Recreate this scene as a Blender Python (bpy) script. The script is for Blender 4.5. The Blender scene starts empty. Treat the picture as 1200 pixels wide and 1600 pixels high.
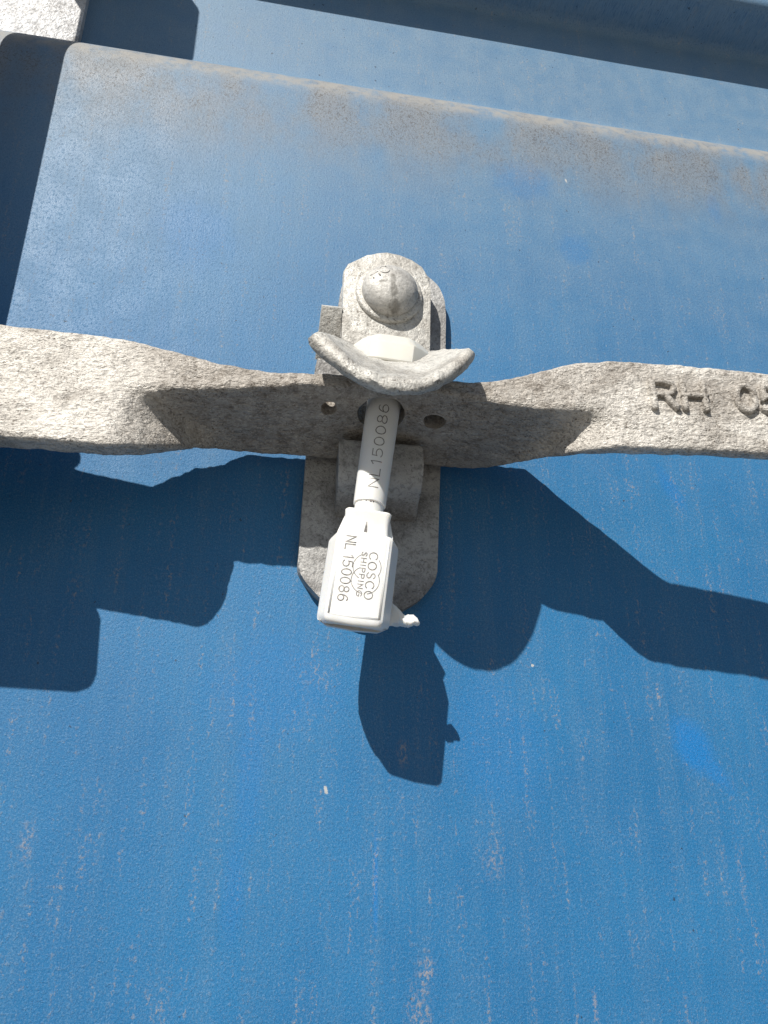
import bpy, bmesh, math, random
from mathutils import Vector, Matrix, noise

sc = bpy.context.scene
col = sc.collection
S = 0.001                                   # all measures below are millimetres: X right, h out of the door, z up

# ------------------------------------------------------------------ camera
CAM_RIGHT = Vector((0.98424694, -0.17679923, 0.0))
CAM_UP = Vector((-0.0649996, -0.36185486, 0.92996565))
CAM_FWD = Vector((0.16441721, 0.91531584, 0.36764642))
cam = bpy.data.cameras.new('camera')
cam.sensor_fit = 'VERTICAL'
cam.sensor_height = 32.0
cam.sensor_width = 24.0
cam.lens = 32.0 * 1186.0 / 1600.0
cam.clip_start = 0.01
cam.clip_end = 500.0
cam_ob = bpy.data.objects.new('camera', cam)
col.objects.link(cam_ob)
m = Matrix((CAM_RIGHT, CAM_UP, -CAM_FWD)).transposed().to_4x4()
m.translation = Vector((-70.699, -393.586, -158.088)) * S
cam_ob.matrix_world = m
sc.camera = cam_ob

# ------------------------------------------------------------------ sky, sun, exposure
SUN = Vector((0.66933, 1.0, -1.06138)).normalized()     # the way the light travels
world = bpy.data.worlds.new('World')
sc.world = world
world.use_nodes = True
wn = world.node_tree
wn.nodes.clear()
sky = wn.nodes.new('ShaderNodeTexSky')
sky.sky_type = 'NISHITA'
sky.sun_disc = False
sky.sun_elevation = math.asin(-SUN.z)
sky.sun_rotation = math.atan2(-SUN.x, -SUN.y)
sky.air_density = 1.0
sky.dust_density = 0.6
bg = wn.nodes.new('ShaderNodeBackground')
bg.inputs['Strength'].default_value = 0.05
wo = wn.nodes.new('ShaderNodeOutputWorld')
wn.links.new(sky.outputs[0], bg.inputs[0])
wn.links.new(bg.outputs[0], wo.inputs[0])
sun = bpy.data.lights.new('sun', 'SUN')
sun.energy = 4.4
sun.angle = math.radians(0.5)
sun.color = (1.0, 0.955, 0.88)
sun_ob = bpy.data.objects.new('sun', sun)
sun_ob.rotation_euler = SUN.to_track_quat('-Z', 'Y').to_euler()
sun_ob.location = (-1.0, -1.5, 2.0)
col.objects.link(sun_ob)
sc.view_settings.view_transform = 'Standard'
sc.view_settings.look = 'None'
sc.view_settings.gamma = 1.0
sc.view_settings.exposure = 0.5
sc.cycles.max_bounces = 6

# ------------------------------------------------------------------ node helpers
class NT:
    def __init__(self, name):
        self.mat = bpy.data.materials.new(name)
        self.mat.use_nodes = True
        self.t = self.mat.node_tree
        self.t.nodes.clear()
        self.out = self.t.nodes.new('ShaderNodeOutputMaterial')
        self.bsdf = self.t.nodes.new('ShaderNodeBsdfPrincipled')
        self.t.links.new(self.bsdf.outputs[0], self.out.inputs[0])
        tc = self.t.nodes.new('ShaderNodeTexCoord')
        self.obj = tc.outputs['Object']
        self.geo = None
    def put(self, sock, v):
        if isinstance(v, bpy.types.NodeSocket):
            self.t.links.new(v, sock)
        elif isinstance(v, (tuple, list)) and len(v) == 3 and sock.type == 'RGBA':
            sock.default_value = (*v, 1.0)
        else:
            sock.default_value = v
    def node(self, typ, **kw):
        n = self.t.nodes.new(typ)
        for k, v in kw.items():
            setattr(n, k, v)
        return n
    def math(self, op, a, b=0.0, clamp=False):
        n = self.node('ShaderNodeMath', operation=op, use_clamp=clamp)
        self.put(n.inputs[0], a)
        self.put(n.inputs[1], b)
        return n.outputs[0]
    def mul(self, a, b): return self.math('MULTIPLY', a, b)
    def add(self, a, b): return self.math('ADD', a, b)
    def map(self, vec, scale=(1, 1, 1), loc=(0, 0, 0), rot=(0, 0, 0)):
        n = self.node('ShaderNodeMapping')
        self.put(n.inputs[0], vec)
        n.inputs['Location'].default_value = loc
        n.inputs['Rotation'].default_value = rot
        n.inputs['Scale'].default_value = scale
        return n.outputs[0]
    def noise(self, vec, scale, detail=3.0, rough=0.55, dist=0.0):
        n = self.node('ShaderNodeTexNoise')
        self.put(n.inputs['Vector'], vec)
        n.inputs['Scale'].default_value = scale
        n.inputs['Detail'].default_value = detail
        n.inputs['Roughness'].default_value = rough
        n.inputs['Distortion'].default_value = dist
        return n.outputs[0]
    def voro(self, vec, scale, feature='F1'):
        n = self.node('ShaderNodeTexVoronoi', feature=feature)
        self.put(n.inputs['Vector'], vec)
        n.inputs['Scale'].default_value = scale
        return n.outputs['Distance']
    def ramp(self, v, lo, hi, a=0.0, b=1.0, smooth=True):
        n = self.node('ShaderNodeMapRange', interpolation_type='SMOOTHSTEP' if smooth else 'LINEAR')
        self.put(n.inputs['Value'], v)
        n.inputs['From Min'].default_value = lo
        n.inputs['From Max'].default_value = hi
        n.inputs['To Min'].default_value = a
        n.inputs['To Max'].default_value = b
        return n.outputs[0]
    def mix(self, f, a, b):
        n = self.node('ShaderNodeMix', data_type='RGBA')
        self.put(n.inputs[0], f)
        self.put(n.inputs[6], a)
        self.put(n.inputs[7], b)
        return n.outputs[2]
    def sep(self, v):
        n = self.node('ShaderNodeSeparateXYZ')
        self.put(n.inputs[0], v)
        return n.outputs
    def bump(self, hgt, dist, strength=1.0, normal=None):
        n = self.node('ShaderNodeBump')
        n.inputs['Strength'].default_value = strength
        n.inputs['Distance'].default_value = dist
        self.put(n.inputs['Height'], hgt)
        if normal is not None:
            self.put(n.inputs['Normal'], normal)
        return n.outputs[0]
    def set(self, **kw):
        for k, v in kw.items():
            self.put(self.bsdf.inputs[k.replace('_', ' ')], v)
        return self.mat

def spot(t, x, z, rx, rz, rot=0.0, wob=None, soft=(1.0, 0.35)):
    """mask of one worn or touched-up patch on the door, 1 inside and 0 outside"""
    v = t.map(t.obj, loc=(-x * S, 0, -z * S))
    v = t.map(v, rot=(0, rot, 0))
    v = t.map(v, scale=(1000 / rx, 0, 1000 / rz))
    n = t.node('ShaderNodeVectorMath', operation='LENGTH')
    t.put(n.inputs[0], v)
    d = n.outputs['Value']
    if wob is not None:
        d = t.add(d, wob)
    return t.ramp(d, soft[0], soft[1])

def paint_material():
    t = NT('weathered_blue_paint')
    o = t.obj
    z = t.sep(o)[2]
    x = t.sep(o)[0]
    big = t.noise(o, 9.0, 4, 0.55)
    med = t.noise(o, 45.0, 5, 0.65)
    fine = t.noise(o, 620.0, 3, 0.7)
    grain = t.noise(o, 1500.0, 2, 0.6)
    streak = t.noise(t.map(o, (95.0, 1, 5.0)), 1.0, 5, 0.6, 0.3)
    streak2 = t.noise(t.map(o, (260.0, 1, 14.0), (3.1, 0, 1.7)), 1.0, 4, 0.6)
    # paint colour: deep blue with chalked, paler zones running down the sheet
    base = t.mix(t.ramp(big, 0.35, 0.65), (0.009, 0.133, 0.318), (0.014, 0.157, 0.355))
    base = t.mix(t.mul(t.ramp(streak, 0.42, 0.68), 0.28), base, (0.055, 0.170, 0.310))
    base = t.mix(t.mul(t.ramp(streak2, 0.45, 0.72), 0.20), base, (0.012, 0.140, 0.345))
    gr = t.noise(t.map(o, (880.0, 1, 760.0), (2, 0, 5)), 1.0, 3, 0.8)
    # chalking and dust, with the pale sheen of the upper sheet painted in
    up = t.ramp(z, -0.02, 0.36)
    base = t.mix(t.mul(t.mul(up, 0.80), t.ramp(med, 0.25, 0.75, 0.7, 1.0)), base, (0.190, 0.272, 0.345))
    # fresher, saturated patches where something has rubbed the chalk away
    wob = t.mul(t.add(med, -0.5), 0.9)
    sat = None
    for sx, sz, rx, rz, rot, k in ((170, -124, 15, 22, 0.5, 1.0), (177, -133, 8, 26, 0.7, 0.8), (181, 28, 7, 22, 0.45, 0.6),
                                   (-66, -140, 10, 44, 0.0, 0.40), (-70, -190, 7, 28, 0.0, 0.35), (102, 262, 30, 24, 0.2, 0.30),
                                   (135, 205, 16, 20, 0.0, 0.28), (-4, -190, 1.6, 30, 0.0, 0.8), (60, -125, 34, 46, 0.2, 0.35),
                                   (-55, -100, 44, 38, 0.2, 0.35), (250, 262, 7, 20, 0.0, 0.25), (-120, 180, 34, 40, 0.4, 0.25)):
        sp = t.mul(spot(t, sx, sz, rx, rz, rot, wob), k)
        sat = sp if sat is None else t.math('MAXIMUM', sat, sp)
    base = t.mix(sat, base, (0.003, 0.160, 0.440))
    # pale worn specks, densest inside the streaks
    fine2 = t.noise(t.map(o, (520.0, 1, 420.0), (7, 0, 3)), 1.0, 4, 0.75)
    speck = t.ramp(fine2, 0.54, 0.66)
    dens = t.add(t.ramp(streak, 0.42, 0.72, 0.10, 0.42), t.mul(t.ramp(med, 0.48, 0.72), 0.40))
    dens = t.mul(dens, t.math('SUBTRACT', 1.0, t.mul(sat, 0.92)))
    base = t.mix(t.mul(speck, t.mul(dens, 0.75)), base, (0.235, 0.305, 0.385))
    dark = t.ramp(grain, 0.58, 0.70)
    base = t.mix(t.mul(dark, 0.35), base, (0.018, 0.068, 0.17))
    pit = t.ramp(t.noise(o, 260.0, 2, 0.5), 0.735, 0.76)
    base = t.mix(t.mul(pit, 0.8), base, (0.015, 0.025, 0.045))
    base = t.mix(t.mul(t.ramp(gr, 0.50, 0.66), t.add(0.12, t.mul(dens, 0.55))), base, (0.17, 0.29, 0.46))
    base = t.mix(t.mul(t.ramp(gr, 0.48, 0.34), 0.50), base, (0.016, 0.085, 0.225))
    gr2 = t.noise(t.map(o, (1700.0, 1, 1500.0), (1, 0, 9)), 1.0, 2, 0.7)
    base = t.mix(t.ramp(gr2, 0.52, 0.70, 0.0, 0.36), base, (0.20, 0.30, 0.42))
    base = t.mix(t.ramp(gr2, 0.46, 0.30, 0.0, 0.60), base, (0.010, 0.060, 0.150))
    chip = t.ramp(t.noise(t.map(o, (230.0, 1, 190.0), (6, 0, 1)), 1.0, 2, 0.6), 0.775, 0.80)
    base = t.mix(t.mul(chip, t.math('SUBTRACT', 1.0, sat)), base, (0.40, 0.42, 0.42))
    # tan rust-wash speckles in narrow broken columns
    tcol = t.ramp(t.noise(t.map(o, (190.0, 1, 15.0), (9.3, 0, 4.1)), 1.0, 4, 0.6), 0.50, 0.66)
    tanm = t.mul(t.mul(tcol, t.ramp(fine2, 0.50, 0.62)), t.ramp(med, 0.36, 0.58))
    base = t.mix(t.mul(tanm, 0.50), base, (0.36, 0.31, 0.255))
    for sx, sz, rx, rz, k in ((154, -98, 1.6, 7, 0.9), (20, -226, 5, 8, 0.55), (16, -246, 7, 18, 0.45), (101, -248, 1.8, 14, 0.6), (-163, -170, 4, 12, 0.4), (55, -180, 6, 12, 0.35), (187, -190, 2, 20, 0.4), (120, 375, 5, 16, 0.5), (10, -130, 4, 8, 0.5)):
        base = t.mix(t.mul(t.mul(spot(t, sx, sz, rx, rz, 0.0, wob, (1.2, 0.1)), t.ramp(fine2, 0.46, 0.60)), k), base, (0.42, 0.34, 0.27))
    # grimy scratched band just under the bend, and the sunlit highlight of the bend painted pale
    band = t.mul(t.ramp(z, 0.215, 0.325), t.ramp(z, 0.345, 0.335))
    scr = t.ramp(t.noise(t.map(o, (330.0, 1, 260.0)), 1.0, 5, 0.8, 2.4), 0.52, 0.62)
    scr = t.math('MAXIMUM', scr, t.mul(t.ramp(t.noise(t.map(o, (700.0, 1, 560.0), (4, 0, 4)), 1.0, 3, 0.7, 1.2), 0.54, 0.64), 0.8))
    patchy = t.ramp(t.noise(t.map(o, (20.0, 1, 12.0), (5, 0, 2)), 1.0, 4, 0.6), 0.36, 0.62)
    grime = t.mul(t.mul(band, patchy), 0.85)
    base = t.mix(t.mul(grime, 0.72), base, (0.250, 0.235, 0.215))
    base = t.mix(t.mul(t.mul(band, t.add(t.mul(patchy, 0.75), 0.18)), scr), base, (0.060, 0.052, 0.047))
    for sx, sz, rx, rz in ((-29, -148, 1.0, 2.2), (134, 268, 0.8, 1.9), (82, -84, 1.0, 0.9)):
        base = t.mix(spot(t, sx, sz, rx, rz, 0.3, t.mul(t.add(fine, -0.5), 2.2), (1.1, 0.7)), base, (0.42, 0.43, 0.43))
    edge = t.mul(t.ramp(z, 0.3130, 0.3270), t.ramp(z, 0.345, 0.334))  # highlight of the sun on the bend, put into the colour
    base = t.mix(t.mul(edge, t.ramp(t.noise(o, 140.0, 4, 0.6), 0.30, 0.62, 0.15, 0.85)), base, (0.30, 0.29, 0.27))
    # relief
    h1 = t.add(t.mul(gr, 0.8), t.mul(t.ramp(fine2, 0.52, 0.68), 0.35))
    n2 = t.bump(h1, 0.00050, 0.65)
    t.set(Base_Color=base, Roughness=t.ramp(med, 0.3, 0.7, 0.46, 0.60), Normal=n2)
    t.bsdf.inputs['Specular IOR Level'].default_value = 0.42
    return t.mat

def galv_material(name, light=(0.56, 0.53, 0.475), dirt=(0.15, 0.125, 0.10), stretch=(210.0, 300.0, 420.0), amount=0.5, depth=0.0009, brown=0.5, flecks=0.6, grime_shade=False):
    t = NT(name)
    o = t.obj
    lump = t.noise(t.map(o, stretch), 1.0, 3, 0.55, 0.4)
    fine = t.noise(o, 900.0, 3, 0.65)
    broad = t.noise(o, 38.0, 5, 0.65)
    mid = t.noise(o, 120.0, 5, 0.7)
    worn = t.noise(t.map(o, (16.0, 22.0, 26.0), (3, 1, 5)), 1.0, 4, 0.6, 0.6)
    c = t.mix(t.ramp(broad, 0.32, 0.66), light, tuple(v * 0.84 for v in light))
    grime = t.ramp(worn, 0.47, 0.66)
    if grime_shade:                                   # grimy middle of the bar, with the shade under the tongue painted in brown
        xx = t.math('ABSOLUTE', t.add(t.sep(o)[0], 0.022))
        grime = t.math('MAXIMUM', t.mul(grime, 0.8), t.mul(t.ramp(xx, 0.135, 0.075), t.ramp(mid, 0.25, 0.60, 0.55, 1.0)))
    c = t.mix(t.mul(t.ramp(lump, 0.50, 0.36), amount), c, tuple(v * 0.45 for v in light))
    c = t.mix(t.mul(grime, brown), c, dirt)
    c = t.mix(t.mul(t.mul(t.ramp(mid, 0.54, 0.68), 0.55), t.add(0.25, t.mul(grime, 0.75))), c, tuple(v * 0.7 for v in dirt))
    fleck = t.noise(t.map(o, tuple(v * 2.1 for v in stretch), (4, 2, 8)), 1.0, 3, 0.7, 0.5)
    patch = t.ramp(broad, 0.36, 0.62, 0.22, 1.0)
    c = t.mix(t.mul(t.mul(t.ramp(fleck, 0.55, 0.64), flecks), patch), c, tuple(v * 0.75 for v in dirt))
    c = t.mix(t.mul(t.ramp(fine, 0.58, 0.72), 0.35), c, tuple(v * 0.7 for v in dirt))
    c = t.mix(t.mul(t.ramp(fine, 0.44, 0.32), 0.35), c, tuple(min(1.0, v * 1.2) for v in light))
    n1 = t.bump(t.add(lump, t.mul(fleck, -0.45)), depth, 0.95)
    n2 = t.bump(fine, 0.0003, 0.5, n1)
    t.set(Base_Color=c, Roughness=t.ramp(mid, 0.3, 0.7, 0.42, 0.72), Normal=n2, Metallic=0.22)
    return t.mat

def rivet_material():
    mat = galv_material('worn_rivet_zinc', (0.55, 0.535, 0.505), stretch=(260.0, 260.0, 260.0), amount=0.30, depth=0.0005, brown=0.45, flecks=0.55)
    tr = mat.node_tree
    bs = [n for n in tr.nodes if n.type == 'BSDF_PRINCIPLED'][0]
    src = bs.inputs['Base Color'].links[0].from_socket
    t = NT.__new__(NT)
    t.t, t.mat = tr, mat
    t.obj = [n for n in tr.nodes if n.type == 'TEX_COORD'][0].outputs['Object']
    w = t.mul(t.add(t.noise(t.obj, 190.0, 4, 0.65), -0.5), 2.6)
    c = src
    for x, z, rx, rz, k in ((3.5, 189.0, 2.2, 12.0, 0.55), (4.5, 180.0, 4.5, 4.0, 0.6), (-3.0, 193.0, 3.0, 1.2, 0.6)):      # dirt run down the middle of the dome
        c = t.mix(t.mul(spot(t, x, z, rx, rz, 0.05, w, (1.1, 0.3)), k), c, (0.085, 0.078, 0.065))
    t.put(bs.inputs['Base Color'], c)
    return mat

def plastic_material(name, c0=(0.77, 0.765, 0.745)):
    t = NT(name)
    o = t.obj
    sm = t.ramp(t.noise(o, 110.0, 4, 0.6), 0.45, 0.75)
    c = t.mix(t.mul(sm, 0.25), c0, tuple(v * 0.86 for v in c0))
    c = t.mix(t.mul(t.ramp(t.noise(o, 420.0, 3, 0.7), 0.66, 0.78), 0.35), c, (0.50, 0.47, 0.43))
    n = t.bump(t.noise(o, 260.0, 3, 0.6), 0.0003, 0.25)
    t.set(Base_Color=c, Roughness=0.38, Normal=n)
    t.bsdf.inputs['Subsurface Weight'].default_value = 0.35
    t.bsdf.inputs['Subsurface Radius'].default_value = (1.0, 0.85, 0.65)
    t.bsdf.inputs['Subsurface Scale'].default_value = 0.006
    return t.mat

def ink_material():
    t = NT('grey_etched_ink')
    c = t.mix(t.ramp(t.noise(t.obj, 500.0, 3, 0.6), 0.40, 0.62), (0.125, 0.115, 0.11), (0.30, 0.285, 0.27))
    t.set(Base_Color=c, Roughness=0.6)
    return t.mat

def ground_material():
    t = NT('concrete_yard')
    c = t.mix(t.ramp(t.noise(t.obj, 3.0, 5, 0.6), 0.35, 0.65), (0.13, 0.12, 0.105), (0.18, 0.166, 0.146))
    t.set(Base_Color=c, Roughness=0.9, Normal=t.bump(t.noise(t.obj, 60.0, 4, 0.6), 0.004, 0.4))
    return t.mat

PAINT = paint_material()
GALV_BAR = galv_material('rough_cast_galvanised_steel', (0.72, 0.685, 0.63), dirt=(0.135, 0.105, 0.078), grime_shade=True, stretch=(330.0, 480.0, 590.0), amount=0.66, depth=0.0016, brown=0.58, flecks=1.0)
GALV = galv_material('grey_galvanised_steel', (0.60, 0.585, 0.545), stretch=(380.0, 380.0, 380.0), amount=0.50, depth=0.0008, brown=0.50, flecks=0.85)
GALV_BACK = galv_material('dull_galvanised_plate', (0.44, 0.435, 0.425), dirt=(0.085, 0.078, 0.075), stretch=(360.0, 360.0, 360.0), amount=0.55, depth=0.0008, brown=0.55, flecks=0.75)
GALV_BRIGHT = galv_material('bright_spangled_zinc', (0.66, 0.66, 0.67), stretch=(300.0, 300.0, 300.0), amount=0.45, depth=0.0010, brown=0.06)
WHITE = plastic_material('white_seal_plastic')
CREAM = plastic_material('cream_seal_head_plastic', (0.60, 0.585, 0.53))
INK = ink_material()
GROUND = ground_material()
GALV_RIVET = rivet_material()

# ------------------------------------------------------------------ object helpers
def V(x, h, z):
    return Vector((x, -h, z))

def thing(name, label, cat, loc, group=None):
    o = bpy.data.objects.new(name, None)
    o.empty_display_size = 0.02
    o.location = V(*loc) * S
    o['label'] = label
    o['category'] = cat
    if group:
        o['group'] = group
    col.objects.link(o)
    return o

def origin(o):
    p = Vector((0, 0, 0))
    while o is not None:
        p += o.location
        o = o.parent
    return p

def link_mesh(name, me, mat, parent=None, smooth=True, label=None):
    """me holds world millimetres; it is scaled and re-based on its parent"""
    base = origin(parent) if parent else Vector((0, 0, 0))
    for v in me.vertices:
        v.co = v.co * S - base
    me.materials.clear()
    me.materials.append(mat)
    if smooth:
        for p in me.polygons:
            p.use_smooth = True
    o = bpy.data.objects.new(name, me)
    if parent:
        o.parent = parent
    if label:
        o['label'] = label
    col.objects.link(o)
    return o

def from_bm(name, bm, mat, parent=None, smooth=True, label=None, sharp=None):
    bmesh.ops.recalc_face_normals(bm, faces=bm.faces[:])
    me = bpy.data.meshes.new(name)
    bm.to_mesh(me)
    bm.free()
    o = link_mesh(name, me, mat, parent, smooth, label)
    if sharp is not None:
        o.data.set_sharp_from_angle(angle=math.radians(sharp))
    return o

def prism(outline, h0, h1, bevel=1.0, segs=3, bm=None):
    """plate: outline of (X, z) points, from h0 out to h1, front edges rounded"""
    own = bm is None
    bm = bmesh.new()
    fr = [bm.verts.new(V(x, h1, z)) for x, z in outline]
    bk = [bm.verts.new(V(x, h0, z)) for x, z in outline]
    front = bm.faces.new(fr)
    bm.faces.new(bk[::-1])
    n = len(fr)
    for i in range(n):
        bm.faces.new((fr[i], bk[i], bk[(i + 1) % n], fr[(i + 1) % n]))
    if bevel:
        bmesh.ops.bevel(bm, geom=list(front.edges), offset=bevel, segments=segs, profile=0.5, affect='EDGES')
    return bm

def round_poly(pts, r, seg=5):
    """round the corners of a 2-D outline"""
    out = []
    n = len(pts)
    for i in range(n):
        p = Vector(pts[i]); a = Vector(pts[i - 1]); b = Vector(pts[(i + 1) % n])
        rr = r[i] if isinstance(r, (list, tuple)) else r
        d = min(rr, 0.45 * (a - p).length, 0.45 * (b - p).length)
        pa = p + (a - p).normalized() * d
        pb = p + (b - p).normalized() * d
        for k in range(seg + 1):
            u = k / seg
            out.append(tuple(pa * (1 - u) ** 2 + p * 2 * u * (1 - u) + pb * u ** 2))
    return out

def loft(rings, caps=True):
    bm = bmesh.new()
    R = [[bm.verts.new(p) for p in ring] for ring in rings]
    n = len(R[0])
    for a, b in zip(R, R[1:]):
        for i in range(n):
            bm.faces.new((a[i], a[(i + 1) % n], b[(i + 1) % n], b[i]))
    if caps:
        bm.faces.new(R[0][::-1])
        bm.faces.new(R[-1])
    return bm

def rough(bm, amp, scale, seed=0.0, sub=None):
    """small real unevenness along the normals"""
    bm.normal_update()
    mv = []
    for v in bm.verts:
        q = v.co * scale + Vector((seed, seed * 1.7, -seed))
        mv.append((v, v.normal * noise.fractal(q, 1.0, 2.0, 3) * amp))
    for v, d in mv:
        v.co += d

def smooth01(t):
    t = max(0.0, min(1.0, t))
    return t * t * (3 - 2 * t)

# ------------------------------------------------------------------ stroke lettering
def ell(cx, cy, rx, ry, a0=0, a1=360, n=20):
    return [(cx + rx * math.cos(math.radians(a0 + (a1 - a0) * k / n)), cy + ry * math.sin(math.radians(a0 + (a1 - a0) * k / n))) for k in range(n + 1)]

GLYPH = {
    'N': [[(0, 0), (0, 1), (.62, 0), (.62, 1)]],
    'L': [[(0, 1), (0, 0), (.52, 0)]],
    '1': [[(.08, .80), (.30, 1), (.30, 0)]],
    '5': [[(.58, 1), (.10, 1), (.06, .54), (.18, .62), (.34, .64), (.50, .57), (.60, .42), (.60, .24), (.50, .08), (.33, 0), (.15, .02), (.02, .13)]],
    '0': [ell(.32, .5, .31, .5)],
    '8': [ell(.32, .75, .25, .25), ell(.32, .26, .31, .26)],
    '6': [[(.54, .93), (.40, 1), (.24, .95), (.11, .78), (.03, .52), (.02, .30)], ell(.32, .30, .30, .30)],
    'C': [ell(.42, .5, .42, .5, 42, 318)],
    'O': [ell(.42, .5, .42, .5)],
    'S': [[(.58, .84), (.46, .98), (.28, 1), (.12, .93), (.05, .77), (.12, .61), (.32, .52), (.52, .43), (.60, .26), (.53, .08), (.34, 0), (.15, .03), (.02, .17)]],
    'H': [[(0, 0), (0, 1)], [(.6, 0), (.6, 1)], [(0, .5), (.6, .5)]],
    'I': [[(.1, 0), (.1, 1)]],
    'P': [[(0, 0), (0, 1), (.38, 1), (.54, .92), (.58, .76), (.54, .58), (.38, .49), (0, .49)]],
    'G': [ell(.42, .5, .42, .5, 42, 330) + [(.80, .46), (.48, .46)]],
    'R': [[(0, 0), (0, 1), (.38, 1), (.56, .92), (.60, .75), (.54, .58), (.38, .48), (0, .48)], [(.30, .48), (.62, 0)]],
}
WIDTH = {'N': .62, 'L': .52, '1': .40, '5': .62, '0': .63, '8': .63, '6': .62, 'C': .74, 'O': .84, 'S': .62, 'H': .6, 'I': .2, 'P': .58, 'G': .82, 'R': .62, ' ': .06}

def text_strokes(txt, height, length=None, gap=.22):
    """strokes of a line of text: u along the line, v up the letters, both centred"""
    x = 0.0
    st = []
    for ch in txt:
        for s in GLYPH.get(ch, []):
            st.append([(x + a, b) for a, b in s])
        x += WIDTH[ch] + gap
    tot = x - gap
    k = (length / tot) if length else height
    return [[((a - tot / 2) * k, (b - .5) * height) for a, b in s] for s in st]

def ribbon(bm, pts, w, t, fn, sink=0.25, rnd=False):
    """a raised line of width w that stands t proud of the surface fn(u, v, up)"""
    P = [Vector(p) for p in pts]
    n = len(P)
    rows = []
    for i in range(n):
        a = P[max(i - 1, 0)]; b = P[min(i + 1, n - 1)]
        d0 = (P[i] - a).normalized() if i else (b - P[i]).normalized()
        d1 = (b - P[i]).normalized() if i < n - 1 else d0
        d = (d0 + d1)
        d = d.normalized() if d.length > 1e-6 else d0
        nn = Vector((-d.y, d.x))
        m = 1 / max(0.5, nn.dot(Vector((-d0.y, d0.x)))) if i else 1.0
        e = d * (w * .5) if i == n - 1 else (-d * (w * .5) if i == 0 else Vector((0, 0)))
        q = P[i] + e
        prof = ((-.5, -sink), (-.5, t * .6), (-.3, t), (.3, t), (.5, t * .6), (.5, -sink))
        rows.append([bm.verts.new(fn(q.x + nn.x * w * m * s, q.y + nn.y * w * m * s, hgt)) for s, hgt in prof])
    for a, b in zip(rows, rows[1:]):
        for j in range(5):
            bm.faces.new((a[j], a[j + 1], b[j + 1], b[j]))
    bm.faces.new(rows[0])
    bm.faces.new(rows[-1][::-1])

# ================================================================== the door
def build_door():
    prof = [(0, -1050), (0, -960), (-45, -915), (-45, -800), (0, -755)]
    prof += [(0, 331.5), (-45, 376.5), (-45, 503), (0, 507), (0, 1000), (-45, 1045), (-45, 1100)]
    rad = [1, 12, 12, 12, 12, 19, 14, 10, 10, 12, 12, 1]
    n = len(prof)
    pts = []
    for i in range(n):
        p = Vector(prof[i])
        if i in (0, n - 1):
            pts.append(p); continue
        a = Vector(prof[i - 1]); b = Vector(prof[i + 1])
        pa = p + (a - p).normalized() * rad[i]; pb = p + (b - p).normalized() * rad[i]
        for k in range(9):
            u = k / 8
            pts.append(pa * (1 - u) ** 2 + p * 2 * u * (1 - u) + pb * u ** 2)
    fine = []
    for a, b in zip(pts, pts[1:]):
        k = max(1, int((b - a).length / 14))
        fine += [a + (b - a) * (j / k) for j in range(k)]
    fine.append(pts[-1])
    bm = bmesh.new()
    xs = [-560 + 14 * i for i in range(100)]
    rows = []
    for h, z in fine:
        row = []
        for x in xs:
            d = noise.noise(Vector((x, z, 0)) * 0.007) * 0.5
            row.append(bm.verts.new(V(x, h + d, z + d * 0.5)))
        rows.append(row)
    for a, b in zip(rows, rows[1:]):
        for i in range(len(xs) - 1):
            bm.faces.new((a[i], a[i + 1], b[i + 1], b[i]))
    # thickness: back sheet
    me_o = from_bm('container_door', bm, PAINT)
    so = me_o.modifiers.new('sheet', 'SOLIDIFY')
    so.thickness = 0.002
    so.offset = -1 if me_o.data.polygons[0].normal.y < 0 else 1
    me_o['label'] = 'large blue painted corrugated steel container door, chalky and streaked, filling the background'
    me_o['category'] = 'container door'
    return me_o
build_door()

bm = bmesh.new()
bmesh.ops.create_grid(bm, x_segments=8, y_segments=8, size=60000)
for v in bm.verts:
    v.co.z = -1250
g = from_bm('ground', bm, GROUND)
g['kind'] = 'structure'
g['label'] = 'grey concrete yard under the container'

# ================================================================== handle catch welded to the door
catch = thing('handle_catch', 'galvanised steel handle catch with domed rivet and flared lip, welded to the blue door', 'door catch', (-4, 0, -62))
back = [(-45.8, 24.5), (-47.8, -38.4), (-44.0, -45.0), (-35.4, -54.2), (-20, -61.8), (-6, -63.2), (5.5, -60.2), (19.5, -51.6), (27.9, -40.4), (31.5, 24.8),
        (36.5, 95), (38.2, 132), (37.8, 144.5), (34.0, 155), (21.5, 166.3), (-14, 161), (-28, 148), (-31, 120), (-40, 104), (-44.5, 70)]
bm = prism(round_poly(back, 4, 3), -1.0, 8, 1.3)
from_bm('back_plate', bm, GALV_BACK, catch, sharp=35)

# keeper lug that carries the handle tongue
prof = round_poly([(6, 25), (38.5, 25), (38, 13), (32, 2), (17, -4), (6, -9)], [0.5, 2.5, 3, 5, 6, 0.5], 5)
rings = []
for x, k in ((-30.8, .90), (-30.2, .97), (-29.0, 1.0), (-18, 1.0), (-7, 1.0), (4, 1.0), (12.6, 1.0), (13.8, .97), (14.4, .90)):
    rings.append([V(x + (40 - h) * 0.06, 6 + (h - 6) * (0.94 + 0.06 * k) if True else h, 8 + (z - 8) * k) for h, z in prof])
bm = loft(rings)
rough(bm, 0.5, 0.12, 3.0)
from_bm('keeper_lug', bm, GALV_BACK, catch, sharp=50)

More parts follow.
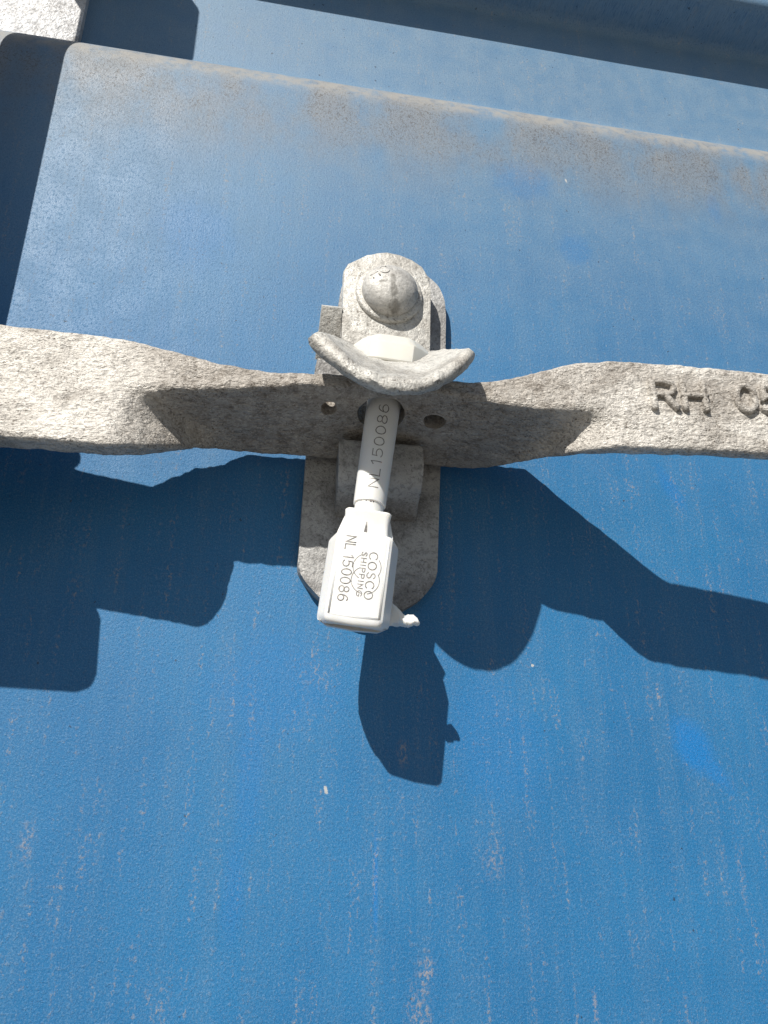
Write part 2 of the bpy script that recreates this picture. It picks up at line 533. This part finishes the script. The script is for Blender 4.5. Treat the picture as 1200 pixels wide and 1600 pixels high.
# wing that leans out beside the cover
bm = bmesh.new()
rings = []
for h, z in ((6, 93), (10, 99), (16, 108.5), (20, 115.5), (22, 119.5)):
    dn = Vector((0.72, -0.69)) * 2.4
    xl = -42.6 + (z - 92) * 0.05
    rings.append([V(xl, h + dn.x, z + dn.y), V(-29.2, h + dn.x, z + dn.y), V(-29.2, h - dn.x, z - dn.y), V(xl, h - dn.x, z - dn.y)])
bm = loft(rings)
bmesh.ops.bevel(bm, geom=[e for e in bm.edges if e.calc_face_angle(0) > 0.6], offset=0.9, segments=2, affect='EDGES')
from_bm('side_wing', bm, GALV, catch, sharp=40)

# swinging cover: plate with the flared lip in one pressing
cover = [(-28.6, 90), (-28.8, 110.7), (-28.6, 147.0), (-26.0, 152.5), (-14.5, 160.2), (-8, 163.2), (-1.9, 164.6), (6.1, 164.0), (14, 161), (20.3, 156.6), (24.0, 149.5), (25.0, 141), (24.2, 112), (23.9, 90)]
bm = prism(cover, 16, 22, 1.4)
rough(bm, 0.3, 0.1, 8.0)
cover_ob = from_bm('cover_plate', bm, GALV, catch, sharp=40)

def lip_mid(u, v):
    """middle surface of the lip, u across, v outwards"""
    half = 26.4 + (38.6 - 26.4) * smooth01(v * 1.15) ** 0.8
    x = -2.3 - 9.6 * v + half * u
    au = min(1.0, abs(u))
    reach = 82 - 7 * au ** 2.5
    h = 19 + reach * v
    zo = 19.5 + 29.5 * au ** 2.2
    zc = 91 - (91 - zo) * v ** 1.10
    return Vector((x, h, zc))

NU, NVV = 56, 30
bm = bmesh.new()
def lip_pt(u, v, side):
    p = lip_mid(u, v)
    e = 0.01
    du = lip_mid(min(1, u + e), v) - lip_mid(max(-1, u - e), v)
    dv = lip_mid(u, min(1, v + e)) - lip_mid(u, max(0, v - e))
    nrm = du.cross(dv).normalized()
    if nrm.z < 0:
        nrm = -nrm
    th = 3.9 + 1.0 * smooth01((-u - 0.5) / 0.4) - 0.2 * smooth01((u - 0.6) / 0.3)
    th *= math.sqrt(max(0.06, 1 - max(0, (v - 0.95) / 0.05) ** 2 * 0.94)) if v > 0.95 else 1.0
    au = abs(u)
    th *= math.sqrt(1 - 0.6 * ((au - 0.93) / 0.07) ** 2) if au > 0.93 else 1.0
    q = p + nrm * th * side
    wig = noise.noise(Vector((u * 5, v * 3, side))) * 0.9
    return V(q.x, q.y + wig * v, q.z + wig * 0.4)
rows = {}
for side in (1, -1):
    for i in range(NU + 1):
        for j in range(NVV + 1):
            rows[side, i, j] = bm.verts.new(lip_pt(-1 + 2 * i / NU, j / NVV, side))
for i in range(NU):
    for j in range(NVV):
        bm.faces.new((rows[1, i, j], rows[1, i + 1, j], rows[1, i + 1, j + 1], rows[1, i, j + 1]))
        bm.faces.new((rows[-1, i, j], rows[-1, i, j + 1], rows[-1, i + 1, j + 1], rows[-1, i + 1, j]))
    for j in (0, NVV):
        bm.faces.new((rows[1, i, j], rows[-1, i, j], rows[-1, i + 1, j], rows[1, i + 1, j]))
for j in range(NVV):
    for i in (0, NU):
        bm.faces.new((rows[1, i, j], rows[1, i, j + 1], rows[-1, i, j + 1], rows[-1, i, j]))
rough(bm, 0.55, 0.16, 5.0)
from_bm('cover_lip', bm, GALV, catch, sharp=55)

def lathe(profile, centre, seg=48, axis='h'):
    """profile of (radius, height) turned about the outward axis"""
    rings = []
    for r, hh in profile:
        rings.append([V(centre[0] + r * math.cos(2 * math.pi * k / seg), centre[1] + hh, centre[2] + r * math.sin(2 * math.pi * k / seg)) for k in range(seg)])
    return loft(rings)

RC = (-1.0, 22.0, 132.0)
dome = [(16.2, 1.0), (16.9, 2.6), (16.9, 4.6)] + [(16.9 * math.cos(a * math.pi / 36), 4.6 + 10.2 * math.sin(a * math.pi / 36)) for a in range(1, 18)] + [(0.4, 14.8)]
bm = lathe(dome, RC)
rough(bm, 0.22, 0.10, 11.0)
rivet = from_bm('rivet', bm, GALV_RIVET, catch, sharp=50)
bm = lathe([(20.2, -0.5), (20.5, 0.6), (20.2, 2.2), (19.4, 2.8), (15.0, 3.0)], RC)
from_bm('washer', bm, GALV, rivet, sharp=50)
# stamped letters on the rivet head
def dome_fn(u, v, up):
    c, s_ = math.cos(0.45), math.sin(0.45)
    x = -8.0 + u * c - v * s_
    zz = 7.0 + u * s_ + v * c
    rr = min(1.0, math.hypot(x, zz) / 16.9)
    hh = 4.6 + 10.2 * math.sqrt(max(0, 1 - rr * rr)) + up
    return V(RC[0] + x, RC[1] + hh, RC[2] + zz)
bm = bmesh.new()
for s in text_strokes('HC', 6.5, 10.5, .3):
    ribbon(bm, s, 0.9, 0.5, dome_fn, 0.6)
from_bm('stamped_lettering', bm, GALV_RIVET, rivet)

# ================================================================== door handle
# along the bar: X, top of the front face, its middle line (the crease of the tongue), its lower edge where upright
STATIONS = [(-270, 70.5, 35.8, 3.4), (-220, 68.2, 34.8, 2.8), (-200, 66.9, 34.1, 2.6), (-180, 65.2, 33.3, 2.0), (-160, 63.6, 32.7, 1.2), (-150, 62.5, 32.6, 0.5), (-140, 60.8, 32.6, 0.0), (-130, 58.5, 32.1, -0.3),
            (-120, 55.5, 31.5, -0.5), (-110, 52.5, 31.6, -0.5), (-100, 49.9, 31.8, -0.5), (-90, 47.5, 32.7, 0.0), (-80, 46.1, 33.5, 0.5), (-70, 45.4, 34.6, 1.0), (-60, 45.2, 35.8, 1.5), (-50, 45.1, 36.7, 2.0), (-40, 45.0, 36.8, 2.5),
            (-20, 44.8, 37.0, 3.5), (0, 44.3, 36.4, 4.5), (10, 44.0, 35.7, 5.0), (20, 43.7, 34.6, 5.5), (30, 43.4, 33.2, 6.0), (40, 44.0, 31.2, 6.5), (50, 45.7, 29.6, 7.0), (60, 49.0, 28.6, 7.5), (70, 52.2, 28.0, 7.8), (80, 55.2, 28.4, 8.0),
            (90, 57.3, 29.2, 8.0), (100, 58.6, 29.4, 8.0), (110, 59.2, 29.5, 8.0), (120, 59.0, 29.5, 8.0), (140, 58.0, 29.5, 7.9), (160, 56.8, 29.4, 7.6), (180, 55.6, 29.4, 7.2), (240, 52.4, 29.0, 6.8)]
def front_h(x):
    return 57 + (x + 170) * 28 / 270.0
def station(x):
    s = STATIONS
    for a, b in zip(s, s[1:]):
        if a[0] <= x <= b[0]:
            u = (x - a[0]) / (b[0] - a[0])
            return [a[k] + (b[k] - a[k]) * u for k in range(1, 4)]
    return list(s[0][1:] if x < s[0][0] else s[-1][1:])
def station_smooth(x):
    acc = [0.0] * 3
    for d, k in ((-9, 1), (-6, 2), (-3, 3), (0, 4), (3, 3), (6, 2), (9, 1)):
        q = station(x + d)
        for i in range(3):
            acc[i] += q[i] * k / 16.0
    return acc
def fold(x, l0, l1, r1, r0):
    """0 where the bar is upright, 1 where it is flattened into the tongue"""
    return max(0.0, min(1.0, (x - l0) / (l1 - l0), (r0 - x) / (r0 - r1)))

def bar_ring(x):
    zt, zm, zb = station_smooth(x)
    hf = front_h(x)
    fb = smooth01(fold(x, -142, -74, 42, 100))         # lower edge
    fq = smooth01(fold(x, -143, -100, 60, 107))        # hollow under the crease
    ft = fold(x, -160, -88, 76, 114)                   # back edge
    FT = Vector((hf - 1.5 * ft - 3.0 * max(0.0, min(1.0, -x / 120.0)) * (1 - ft), zt))
    FM = Vector((hf, zm))
    lean = 6.0 * max(0.0, min(1.0, -x / 120.0))       # the lower edge stands out further at the left
    FB = Vector((hf + lean, zb - 0.4 * lean)).lerp(Vector((12.0, 24.2)), fb)
    FQ = (FM * 0.68 + Vector((hf + lean, zb)) * 0.32).lerp(Vector((hf - 28, zm - 5.5)), fq)
    BB = Vector((hf - 8, zb - 0.6 - 0.3 * lean)).lerp(Vector((10.5, 31.0)), max(fb, 0.0))
    BM = Vector((hf - 11, zm)).lerp(Vector((11.5, 36.0)), min(1.0, 0.5 * (fb + ft)))
    if x < 0:
        zbt = (54.0 + 3.0 * max(0.0, (x + 200) / 50.0)) if x < -150 else (57.0 if x < -131 else max(45.0, 57.0 - 12.0 * (x + 131) / 43.0))
        BT = Vector((hf - 11, zbt)).lerp(Vector((13.5, zbt)), ft)
    else:
        BT = Vector((hf - 9, zt - 9)).lerp(Vector((13.5, 50.0)), ft)
    pts = [FT, FM, FQ, FB, BB, BM, BT]
    rp = round_poly([tuple(p) for p in pts], [3.0, 3.2, 9.0, 4.5, 3.5, 6.0, 3.0], 6)
    per = 7
    out = []
    for i in range(7):
        arc = [Vector(p) for p in rp[i * per:(i + 1) * per]]
        nxt = Vector(rp[((i + 1) * per) % len(rp)])
        out += arc
        cnt = (14, 9, 11, 6, 8, 8, 4)[i]
        for k in range(1, cnt):
            out.append(arc[-1].lerp(nxt, k / cnt))
    return [V(x, p.x, p.y) for p in out]

handle = thing('door_handle', 'long rough galvanised handle bar across the blue door, flattened in the middle', 'door handle', (0, 0, 30))
xs = [-262 + 1.15 * i for i in range(int(490 / 1.15))]
bm = loft([bar_ring(x) for x in xs])
bmesh.ops.recalc_face_normals(bm, faces=bm.faces[:])
rough(bm, 0.55, 0.16, 1.0)
rough(bm, 0.5, 0.03, 21.0)
bar = from_bm('handle_bar', bm, GALV_BAR, handle)

def cutter(x, h, z, rx, rh, tilt):
    b = bmesh.new()
    bmesh.ops.create_cone(b, cap_ends=True, segments=28, radius1=1, radius2=1, depth=60)
    for v in b.verts:
        a = math.atan2(v.co.y, v.co.x)
        k = 1 + 0.10 * noise.noise(Vector((math.cos(a) * 1.5, math.sin(a) * 1.5, x)))
        v.co.x *= rx * k
        v.co.y *= rh * k
    bmesh.ops.rotate(b, verts=b.verts, cent=(0, 0, 0), matrix=Matrix.Rotation(tilt, 3, 'X'))
    bmesh.ops.translate(b, verts=b.verts, vec=V(x, h, z))
    bmesh.ops.recalc_face_normals(b, faces=b.faces[:])
    return b
cut = bmesh.new()
tmp = []
for args in ((-11.0, 53, 34, 12.4, 13.0, -0.2), (-38.2, 53, 35, 4.2, 5.2, -0.2), (17.0, 53, 35, 5.8, 5.6, -0.2)):
    b = cutter(*args)
    me = bpy.data.meshes.new('cut')
    b.to_mesh(me)
    b.free()
    cut.from_mesh(me)
    bpy.data.meshes.remove(me)
me = bpy.data.meshes.new('cutter')
cut.to_mesh(me)
cut.free()
base = origin(handle)
for v in me.vertices:
    v.co = v.co * S - base
cut_ob = bpy.data.objects.new('cutter', me)
cut_ob.parent = handle
col.objects.link(cut_ob)
bo = bar.modifiers.new('holes', 'BOOLEAN')
bo.operation = 'DIFFERENCE'
bo.solver = 'EXACT'
bo.object = cut_ob
bpy.context.view_layer.update()
dg = bpy.context.evaluated_depsgraph_get()
newme = bpy.data.meshes.new_from_object(bar.evaluated_get(dg))
bar.modifiers.clear()
old = bar.data
bar.data = newme
newme.name = 'handle_bar'
newme.materials.clear()
newme.materials.append(GALV_BAR)
bpy.data.meshes.remove(old)
bpy.data.objects.remove(cut_ob)
bpy.data.meshes.remove(me)
for p in newme.polygons:
    p.use_smooth = True
newme.set_sharp_from_angle(angle=math.radians(48))

# raised cast letters
def bar_fn(cx, cz, slope):
    def fn(u, v, up):
        x = cx + u
        z = cz + v + u * slope
        j = noise.noise(Vector((x * .3, z * .3, 7))) * 0.5
        return V(x + j, front_h(x) + up, z + j)
    return fn
def letters(txt, cx, cz, length, hgt, slope):
    b = bmesh.new()
    for s in text_strokes(txt, hgt, length, .26):
        P = []
        for p, q in zip(s, s[1:]):
            k = max(1, int(math.hypot(q[0] - p[0], q[1] - p[1]) / 1.2))
            P += [(p[0] + (q[0] - p[0]) * i / k, p[1] + (q[1] - p[1]) * i / k) for i in range(k)]
        P.append(s[-1])
        ribbon(b, P, 3.0, 2.5, bar_fn(cx, cz, slope), 1.5)
    rough(b, 0.35, 0.35, 2.0)
    return from_bm('raised_lettering', b, GALV_BAR, handle)
letters('RH', 135.6, 38.3, 26.5, 14.5, -0.02)
letters('05', 177.0, 37.8, 23.0, 14.5, -0.02)

# ================================================================== guessed rod, hub and keeper, placed out of view for their shadows
rod = thing('shadow_rod', 'guessed galvanised locking rod, unseen, added to cast a shadow beside the left end of the handle', 'locking rod', (-265, 40, -1050))
bm = loft([[V(-265 + 17 * math.cos(2 * math.pi * k / 40), 40 + 17 * math.sin(2 * math.pi * k / 40), z) for k in range(40)] for z in (-1050, -700, -350, 0, 220, 438, 440)])  # added out of view to shade the left of the ridge face
from_bm('rod', bm, GALV, rod, sharp=40)
hub_out = [(-318, 106), (-217, 106), (-216, 93), (-226, 90), (-226, 19), (-195, 14.5), (-192.5, -25), (-318, -20)]  # unseen cheek, outline shaped for the shadow it throws beside the bar
bm = prism(round_poly(hub_out, [8, 6, 3, 5, 5, 3, 9, 8], 5), 69, 75, 1.2)
from_bm('hub_caster', bm, GALV, rod, sharp=40)
bm = prism(round_poly([(-312, 92), (-262, 92), (-262, -14), (-312, -14)], 8, 4), 20, 69.5, 1.0)
from_bm('hub_block', bm, GALV, rod, sharp=40)
keep = thing('shadow_keeper', 'bright base plate with a guessed, unseen keeper bracket added to cast a shadow', 'rod keeper', (-265, -45, 440))
bm = prism(round_poly([(-340, 352), (-225.5, 352), (-225.5, 500), (-340, 500)], [2, 2, 6, 6], 4), -46, -39, 1.0)
from_bm('base_plate', bm, GALV_BRIGHT, keep, sharp=40)
bm = prism(round_poly([(-281, 441), (-216, 441), (-216, 560), (-281, 560)], [4, 8, 4, 4], 4), 40, 65, 1.5)  # added above the view to cast the shadow in the recess
from_bm('keeper_caster', bm, GALV, keep, sharp=40)
bm = prism([(-279, 492), (-218, 492), (-218, 556), (-279, 556)], -4, 40.5, 0)
from_bm('keeper_arm', bm, GALV, keep, sharp=40)

# ================================================================== bolt seal
seal = thing('bolt_seal', 'white plastic bolt seal hanging through the hole of the handle, printed with a number', 'bolt seal', (-9.2, 51, 40.7))
O = Vector((-9.2, 51.0, 40.7))
DN = Vector((-0.1236, 0, -0.9923))
RT = Vector((0.9923, 0, -0.1236))
YC, YS = math.cos(math.radians(6.0)), math.sin(math.radians(6.0))     # the seal has turned a little on its pin
def SP(a, d, s):
    """seal frame: a to the right, d outwards, s down the pin"""
    a, d = a * YC - d * YS, a * YS + d * YC
    p = O + RT * a + DN * s
    return V(p.x, p.y + d, p.z)
def ring(r, s, seg=40, d0=0.0):
    return [SP(r * math.cos(2 * math.pi * k / seg), d0 + r * math.sin(2 * math.pi * k / seg), s) for k in range(seg)]
pin_r = lambda s: 9.3 - (s + 30) * 0.0142
prof = [(pin_r(s), s) for s in range(-20, 56, 4)] + [(pin_r(57.0), 57.0), (8.0, 58.6), (7.2, 58.8), (7.15, 68)]
bm = loft([ring(r, s) for r, s in prof])
pin = from_bm('pin', bm, WHITE, seal, sharp=40)
bm = bmesh.new()
def pin_fn(r0):
    def fn(u, v, up):
        # u runs up the pin, v to the left
        s = 29.0 - u
        r = r0(s) + up
        a = -v / r0(s) + 0.04
        return SP(r * math.sin(a), r * math.cos(a), s)
    return fn
for s in text_strokes('NL150086', 5.0, 46.0, .26):
    P = []
    for p, q in zip(s, s[1:]):
        k = max(1, int(math.hypot(q[0] - p[0], q[1] - p[1]) / 1.0))
        P += [(p[0] + (q[0] - p[0]) * i / k, p[1] + (q[1] - p[1]) * i / k) for i in range(k)]
    P.append(s[-1])
    ribbon(bm, P, 0.46, 0.05, pin_fn(pin_r), 0.1)
from_bm('pin_lettering', bm, INK, pin)

# hexagonal head with a chamfered crown
def hexring(r, s, tilt=0.42, dz=0.0):
    out = []
    for k in range(6):
        a = math.radians(60 * k)
        p0, p1 = Vector((r * math.cos(a), r * math.sin(a))), Vector((r * math.cos(a + math.pi / 3), r * math.sin(a + math.pi / 3)))
        for j in range(6):
            q = p0.lerp(p1, j / 6)
            if j == 0:
                q *= 0.975
            out.append(SP(q.x + 0.5, q.y - 1.0, s + q.y * tilt - 9.0))
    return out
bm = loft([hexring(r, s) for r, s in ((19.5, -13.0), (21.6, -13.6), (22.2, -14.6), (22.2, -24.2), (21.7, -25.0), (17.4, -29.6), (16.2, -30.4), (6, -30.8))])
from_bm('head', bm, CREAM, seal, sharp=28)

# lock body: flat face in front, flaring sides, rounded back, bottom that curves up towards the back
def body_ring(s, grow=0.0):
    pts = [(-13.2, 9.5), (-11.6, 10.3), (0, 10.6), (11.6, 10.3), (13.2, 9.5), (16.4, 0.5), (17.0, -1.6), (16.8, -5), (16.4, -12), (13.5, -19), (8.0, -23.5), (0, -25), (-8.0, -23.5), (-13.5, -19), (-16.4, -12), (-16.8, -5), (-17.0, -1.6), (-16.4, 0.5)]
    P = []
    n = len(pts)
    for i in range(n):
        a = Vector(pts[i]); b = Vector(pts[(i + 1) % n])
        for k in range(4):
            P.append(a.lerp(b, k / 4))
    dmin = -25.0
    if s > 88:
        q = min(1.0, (s - 88) / 33.5)
        dmin = -25 + 30.0 * (1 - math.sqrt(max(0.0, 1 - q * q)))
    out = []
    for p in P:
        a, d = p.x + grow * (1 if p.x > 0 else -1) * min(1, abs(p.x) / 8), p.y + grow * (1 if p.y > -6 else -1)
        d = max(d, dmin)
        out.append(SP(a, d, s + (0.9 * (1 - min(1, abs(a) / 17)) - max(0.0, abs(a) - 12.0) * 0.55 * smooth01((s - 108) / 12) if s > 108 else 0) - (d - 5) * 0.06))
    return out
levels = [(77.0, -2.4), (77.4, -1.0), (78.2, -0.3), (79.2, 0.0)] + [(s, 0.0) for s in range(82, 116, 3)] + [(117.5, 0), (119, 0), (120.2, -0.3), (121, -0.8), (121.4, -1.6)]
bm = loft([body_ring(s, g) for s, g in levels])
body = from_bm('lock_body', bm, WHITE, seal, sharp=32)
# raised panel of the front face
bm = bmesh.new()
def face_fn(u, v, up):
    # u runs down the body, v towards the right; the face bulges very slightly
    return SP(v, 10.62 - 0.3 * (abs(v) / 10.6) ** 2 + up, 99.5 + u - 0.3)
for st in ([(-19.0, -11.5), (18.2, -11.5)], [(-19.0, 11.5), (18.2, 11.5)], [(18.5, -11.0), (18.8, 0), (18.5, 11.0)]):
    ribbon(bm, st, 1.0, 0.07, face_fn, 0.5)
from_bm('face_rim', bm, WHITE, body)
def body_text(name, strokes, wid, du, dv):
    b = bmesh.new()
    for s in strokes:
        P = []
        for p, q in zip(s, s[1:]):
            k = max(1, int(math.hypot(q[0] - p[0], q[1] - p[1]) / 1.2))
            P += [(p[0] + (q[0] - p[0]) * i / k, p[1] + (q[1] - p[1]) * i / k) for i in range(k)]
        P.append(s[-1])
        ribbon(b, [(du + p[0], dv + p[1]) for p in P], wid, 0.05, face_fn, 0.1)
    return from_bm(name, b, INK, body)
body_text('number_lettering', text_strokes('NL 150086', 4.6, 31.5, .24), 0.46, -3.6, -6.2)
body_text('logo_lettering', text_strokes('COSCO', 3.9, 22.5, .34), 0.42, -1.4, 5.2)
body_text('logo_small_lettering', text_strokes('SHIPPING', 2.4, 21.5, .36), 0.36, -1.6, 0.9)
arcs = []
for cu, cv, ranges in ((-5.2, 2.9, ((-168, -108), (-100, -30), (60, 128))), (1.2, 2.9, ((-150, -75), (-70, -12), (15, 120)))):
    for a0, a1 in ranges:
        arcs.append([(cu + 6.5 * math.cos(math.radians(a0 + (a1 - a0) * k / 24)), cv + 6.5 * math.sin(math.radians(a0 + (a1 - a0) * k / 24))) for k in range(25)])
body_text('logo_ring', arcs, 0.30, 0, 0)

# collar between pin and body: short square socket with a scooped front and side webs
def rrect(w, d0, d1, r, s):
    pts = round_poly([(-w, d1), (w, d1), (w, d0), (-w, d0)], r, 4)
    return [SP(a, d, s) for a, d in pts]
bm = loft([rrect(w, -10, d1, 2.5, s) for w, d1, s in ((8.6, 8.0, 64.6), (10.6, 9.2, 64.9), (11.2, 9.6, 65.6), (10.9, 9.2, 67.5), (10.7, 8.6, 71.0), (10.9, 8.4, 75.0), (11.2, 9.0, 78.5), (11.4, 9.2, 80.0))])
collar = from_bm('collar', bm, WHITE, seal, sharp=40)
bm = loft([[SP(a, d, s) for a, d in ((-w, 3.4), (w, 3.4), (w, -4), (-w, -4))] for w, s in ((10.6, 66.6), (11.2, 67.6), (13.4, 75.5), (13.6, 78.0))])
from_bm('collar_web', bm, WHITE, collar, sharp=30)
bm = bmesh.new()
mk = [bm.verts.new(SP(a, 8.62, s)) for a, s in ((-0.15, 69.6), (0.75, 76.3), (-0.95, 76.3))]
bm.faces.new(mk)
from_bm('arrow_mark', bm, INK, collar)
bm = bmesh.new()
def neck_fn(u, v, up):
    r = 7.2 + up
    a = v / 7.2
    return SP(r * math.sin(a), r * math.cos(a), 59.2 + u)
ribbon(bm, [(0, -4.4), (0.2, -2.0), (0.3, 0.2), (0.2, 1.6)], 0.7, 0.03, neck_fn, 0.1)
from_bm('sleeve_gap_mark', bm, INK, pin)

# twisted tail of plastic film at the lower right corner
path = [(-8, 42, -70.5, 4.6, 2.2), (-4, 43, -70.8, 5.4, 1.5), (-1, 43.5, -71.8, 4.6, 1.6), (2, 44, -73.4, 3.2, 2.3), (4.5, 44, -73.4, 2.7, 2.6), (6.5, 44.5, -72.6, 2.5, 2.2), (8.2, 45, -73.6, 1.8, 1.6), (9.2, 45, -74.2, 0.6, 0.6)]
rings = []
nn = 56
for i in range(nn + 1):
    q = i / nn * (len(path) - 1)
    k = min(int(q), len(path) - 2)
    f = smooth01(q - k) * .5 + (q - k) * .5
    x, h, z, ra, rb = [path[k][j] + (path[k + 1][j] - path[k][j]) * f for j in range(5)]
    tw = i * 0.055
    rg = []
    for j in range(20):
        a = 2 * math.pi * j / 20
        w = 1 + 0.28 * math.sin(3 * a + i * 0.22) + 0.25 * noise.noise(Vector((i * .15, math.cos(a) * 1.4, math.sin(a) * 1.4)))
        p, r_ = ra * math.cos(a) * w, rb * math.sin(a) * w
        rg.append(V(x, h + p * math.sin(tw) + r_ * math.cos(tw), z + p * math.cos(tw) - r_ * math.sin(tw)))
    rings.append(rg)
bm = loft(rings)
from_bm('film_tail', bm, WHITE, seal)
